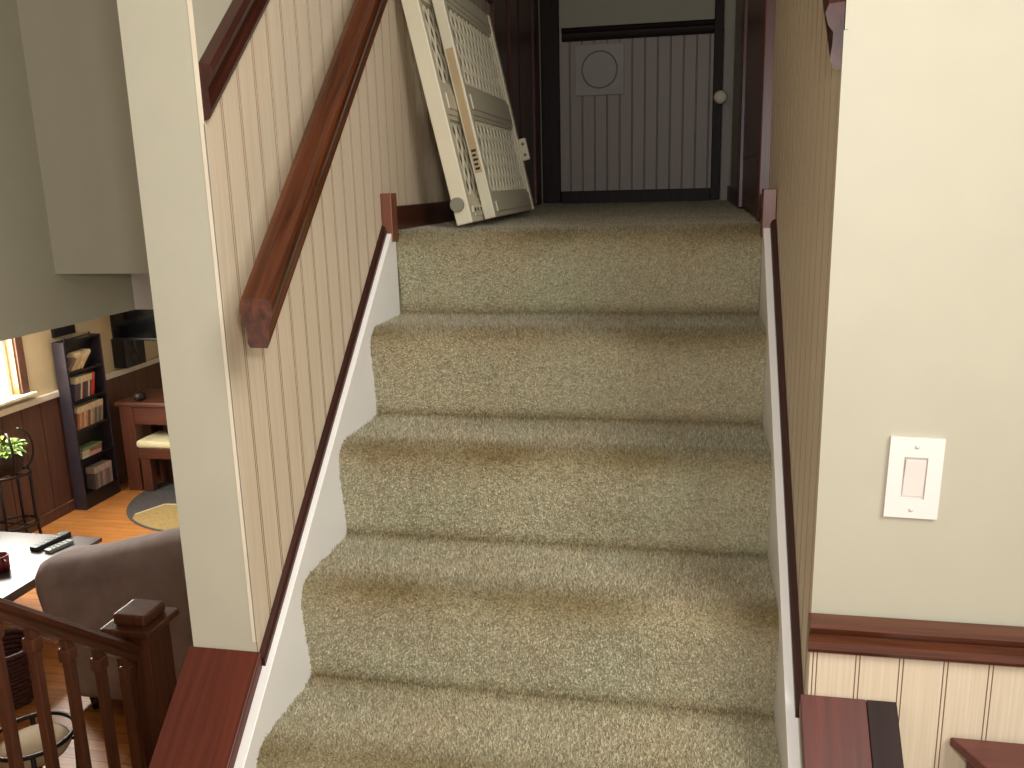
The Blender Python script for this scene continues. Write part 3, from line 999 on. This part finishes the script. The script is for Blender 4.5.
def remote(cx, cy, ang, l, w, h, m, label, bt):
    t = thing('remote_control', label, 'remote control', (cx, cy, -1.0495))
    M = Matrix.Translation((cx, cy, -1.0495)) @ Matrix.Rotation(ang, 4, 'Z')
    b = BM(); box(b, -l / 2, l / 2, -w / 2, w / 2, 0, h, .004, M=M); obj('body', b, m, t)
    for i in range(5):
        for j in range(2):
            b = BM()
            box(b, -l * .36 + i * l * .16, -l * .36 + i * l * .16 + .012, -w * .3 + j * w * .35, -w * .3 + j * w * .35 + .011, h, h + .0025, .0008, M=M)
            obj('button', b, bt, t)


remote(-3.575, 3.255, math.radians(82), .26, .06, .03, REMOTE_B, 'black remote control on the coffee table', REMOTE_G)
remote(-3.475, 3.20, math.radians(78), .17, .05, .022, REMOTE_G, 'pale grey remote control beside the black one on the coffee table', REMOTE_B)
mg = thing('mug', 'dark red mug at the left edge of the coffee table', 'mug', (-3.585, 2.86, -1.05))
b = BM(); lathe(b, [(0, 0), (.042, 0), (.05, .01), (.052, .09), (.047, .09), (.045, .012), (0, .008)], Matrix.Translation((-3.60, 2.87, -1.0495)), 24); obj('cup', b, RED, mg)
b = BM(); tube(b, [(-3.552, 2.85, -1.0 + .025), (-3.52, 2.838, -.985), (-3.508, 2.834, -1.005), (-3.52, 2.838, -1.03), (-3.551, 2.85, -1.035)], .008, 8); obj('handle', b, RED, mg)

# plant stand and plant
PX, PY = -4.48, 3.98
ps = thing('plant_stand', 'dark bent metal plant stand under the window', 'plant stand', (PX, PY, LOW))
for i in range(4):
    a = math.radians(20 + 90 * i); ca, sa = math.cos(a), math.sin(a)
    b = BM(); tube(b, [(PX + .17 * ca, PY + .17 * sa, LOW), (PX + .145 * ca, PY + .145 * sa, -1.2), (PX + .15 * ca, PY + .15 * sa, -.88)], .011, 8); obj('leg', b, IRON, ps)
for z, rr in ((-.88, .15), (-1.26, .15)):
    b = BM(); tube(b, [(PX + rr * math.cos(t), PY + rr * math.sin(t), z) for t in [2 * math.pi * i / 28 for i in range(28)]], .010, 8, closed=True)
    tube(b, [(PX - rr, PY, z), (PX + rr, PY, z)], .007, 6); tube(b, [(PX, PY - rr, z), (PX, PY + rr, z)], .007, 6)
    obj('ring', b, IRON, ps)
for i in range(4):
    a = math.radians(-32 + 90 * i); ca, sa = math.cos(a), math.sin(a)
    pts = [(PX + (.10 + .10 * math.sin(t) * .9) * ca, PY + (.10 + .10 * math.sin(t) * .9) * sa, -.72 - .15 * math.cos(t)) for t in [math.pi * j / 14 for j in range(15)]]
    b = BM(); tube(b, pts, .009, 8); obj('scroll', b, IRON, ps)
pl = thing('potted_plant', 'leafy green plant in a dark basket pot on the metal stand', 'plant', (PX, PY, -.87))
b = BM(); lathe(b, [(0, 0), (.09, 0), (.115, .06), (.125, .14), (.115, .14), (.10, .11), (0, .11)], Matrix.Translation((PX, PY, -.868)), 24); obj('pot', b, POT, pl)
b = BM()
for i in range(130):
    a = random.uniform(0, 2 * math.pi); R = random.uniform(.02, .12); z = -.74 + random.uniform(0, .14) * (1 - R / .22)
    c = Vector((PX + R * math.cos(a), PY + R * math.sin(a), z))
    d = Vector((math.cos(a), math.sin(a), random.uniform(-.5, .6))).normalized(); l = random.uniform(.04, .075)
    s = d.cross(Vector((0, 0, 1))).normalized() * l * .28
    n = Vector((0, 0, .008))
    vs = [b.verts.new(p) for p in (c, c + d * l * .45 + s + n, c + d * l - n, c + d * l * .45 - s + n, c + d * l * .45 - n * .5)]
    b.faces.new((vs[0], vs[1], vs[4])); b.faces.new((vs[1], vs[2], vs[4])); b.faces.new((vs[2], vs[3], vs[4])); b.faces.new((vs[3], vs[0], vs[4]))
for i in range(14):
    a = i * 2.4; R = .03 + .007 * i
    tube(b, [(PX, PY, -.76), (PX + R * .6 * math.cos(a), PY + R * .6 * math.sin(a), -.70), (PX + R * math.cos(a), PY + R * math.sin(a), -.68)], .0025, 5)
o = obj('foliage', b, LEAF, pl)

# sofa
sf = thing('sofa', 'overstuffed mauve-grey sofa seen from behind, past the dark railing', 'sofa', (-1.9, 2.6, LOW))


def soft(bm, prof, y0, y1, bev, seg=5):
    t = bmesh.new()
    a = [t.verts.new((x, y0, z)) for x, z in prof]; c = [t.verts.new((x, y1, z)) for x, z in prof]; n = len(prof)
    t.faces.new(a); t.faces.new(c[::-1])
    for i in range(n):
        t.faces.new((a[i], c[i], c[(i + 1) % n], a[(i + 1) % n]))
    bmesh.ops.recalc_face_normals(t, faces=t.faces)
    eds = [e for e in t.edges if abs(e.verts[0].co.y - e.verts[1].co.y) < 1e-6]
    bmesh.ops.bevel(t, geom=eds, offset=bev, segments=seg, affect='EDGES', profile=.5)
    merge(bm, t)


out = [(-2.780, LOW + .06), (-2.760, -1.2), (-2.820, -1.07), (-2.875, -.96), (-2.895, -.86), (-2.890, -.78), (-2.860, -.725), (-2.800, -.697), (-2.720, -.68), (-2.56, -.652), (-2.44, -.618), (-2.30, -.582), (-2.15, -.543), (-2.0, -.515), (-1.8, -.50)]
full = out + [(-3.5 - x, z) for x, z in out[::-1]]
full = [p for i, p in enumerate(full) if i == 0 or (p[0] > full[i - 1][0] or p[1] != full[i - 1][1])]
b = BM(); soft(b, full, 2.27, 2.56, .10); obj('sofa_back', b, SOFA_M, sf, True)
for x in (-2.80, -.93):
    b = BM(); box(b, x, x + .25, 2.5, 3.2, LOW + .06, -.92, .09, seg=4); obj('sofa_arm', b, SOFA_M, sf, True)
b = BM(); box(b, -2.54, -.94, 2.5, 3.15, LOW + .06, -1.2, .02); obj('sofa_base', b, SOFA_M, sf)
for i in range(2):
    b = BM(); box(b, -2.53 + i * .79, -1.755 + i * .79, 2.57, 3.19, -1.2, -1.04, .05, seg=4); obj('seat_cushion', b, SOFA_M, sf, True)
for x in (-2.66, -.80):
    for y in (2.35, 3.1):
        b = BM(); lathe(b, [(0, 0), (.022, 0), (.03, .06), (0, .06)], Matrix.Translation((x, y, LOW)), 12); obj('foot', b, IRON, sf)

# stool with a metal hoop rim beyond the spindles
st = thing('hoop_stool', 'low round beige stool with a dark metal hoop rim, glimpsed through the spindles', 'stool', (-2.52, 1.86, LOW))
SXc, SYc, SZ = -2.47, 1.72, -1.24
b = BM(); lathe(b, [(0, -.05), (.13, -.05), (.145, -.03), (.14, -.005), (.11, .015), (0, .022)], Matrix.Translation((SXc, SYc, SZ)), 32); obj('stool_seat', b, BEIGE, st)
b = BM(); tube(b, [(SXc + .165 * math.cos(t), SYc + .165 * math.sin(t), SZ + .03) for t in [2 * math.pi * i / 40 for i in range(40)]], .010, 8, closed=True); obj('hoop', b, IRON, st)
for i in range(4):
    a = math.radians(40 + 90 * i); b = BM()
    tube(b, [(SXc + .15 * math.cos(a), SYc + .15 * math.sin(a), LOW), (SXc + .165 * math.cos(a), SYc + .165 * math.sin(a), SZ + .03)], .010, 8)
    tube(b, [(SXc + .125 * math.cos(a), SYc + .125 * math.sin(a), SZ - .035), (SXc + .16 * math.cos(a), SYc + .16 * math.sin(a), SZ - .035)], .007, 6)
    obj('leg', b, IRON, st)
wb = thing('wicker_basket', 'dark red woven basket on the floor by the end of the coffee table', 'basket', (-3.15, 2.33, LOW))
b = BM()
for k in range(12):
    z = LOW + .012 + k * .024; rr = .11 + .0045 * k
    tube(b, [(-3.15 + (rr + .004 * math.cos(t * 9 + k * 3.14)) * math.cos(t), 2.33 + (rr + .004 * math.cos(t * 9 + k * 3.14)) * math.sin(t), z) for t in [2 * math.pi * i / 54 for i in range(54)]], .0135, 6, closed=True)
lathe(b, [(0, LOW + .003), (.11, LOW + .003), (.11, LOW + .01), (0, LOW + .01)], Matrix.Translation((-3.15, 2.33, 0)), 24)
obj('woven_body', b, WICKER, wb)
b = BM(); tube(b, [(-3.15 + .165 * math.cos(t), 2.33 + .165 * math.sin(t), LOW + .305) for t in [2 * math.pi * i / 32 for i in range(32)]], .016, 8, closed=True); obj('basket_rim', b, WICKER, wb)

# ================================================================== CONSOLE at lower right
cn = thing('console_table', 'dark red wooden table with a clipped corner standing against the beadboard wall, bottom right', 'table', (.95, -.1, MID))
top = [(.617, .044), (.705, -.160), (.78, -.235), (1.45, -.235), (1.45, .044)]
b = BM(); extrude(b, top, (0, 0, .276), (1, 0, 0), (0, 1, 0), (0, 0, .014), 0, .003); obj('table_top', b, CONSOLE_W, cn)
ins = [(.640, .040), (.722, -.148), (.79, -.213), (1.43, -.213), (1.43, .040)]
b = BM(); extrude(b, ins, (0, 0, MID + .08), (1, 0, 0), (0, 1, 0), (0, 0, .196 - MID), 0, .002); obj('cabinet', b, CONSOLE_W, cn)
for x0, x1 in ((.81, 1.10), (1.12, 1.41)):
    b = BM(); box(b, x0, x1, -.225, -.2131, MID + .12, .24, .003); d = obj('cabinet_door', b, CONSOLE_W, cn)
    b = BM(); lathe(b, [(.004, 0), (.004, .012), (.012, .018), (.010, .026), (0, .028)], Matrix.Translation((x1 - .03 if x0 < 1 else x0 + .03, -.225, .0)) @ Matrix.Rotation(math.pi / 2, 4, 'X'), 14); obj('knob', b, BRASS, d)
for x in (.70, 1.37):
    for y in (-.12, -.02):
        b = BM(); box(b, x, x + .05, y, y + .05, MID, MID + .08, .002); obj('foot', b, CONSOLE_W, cn)
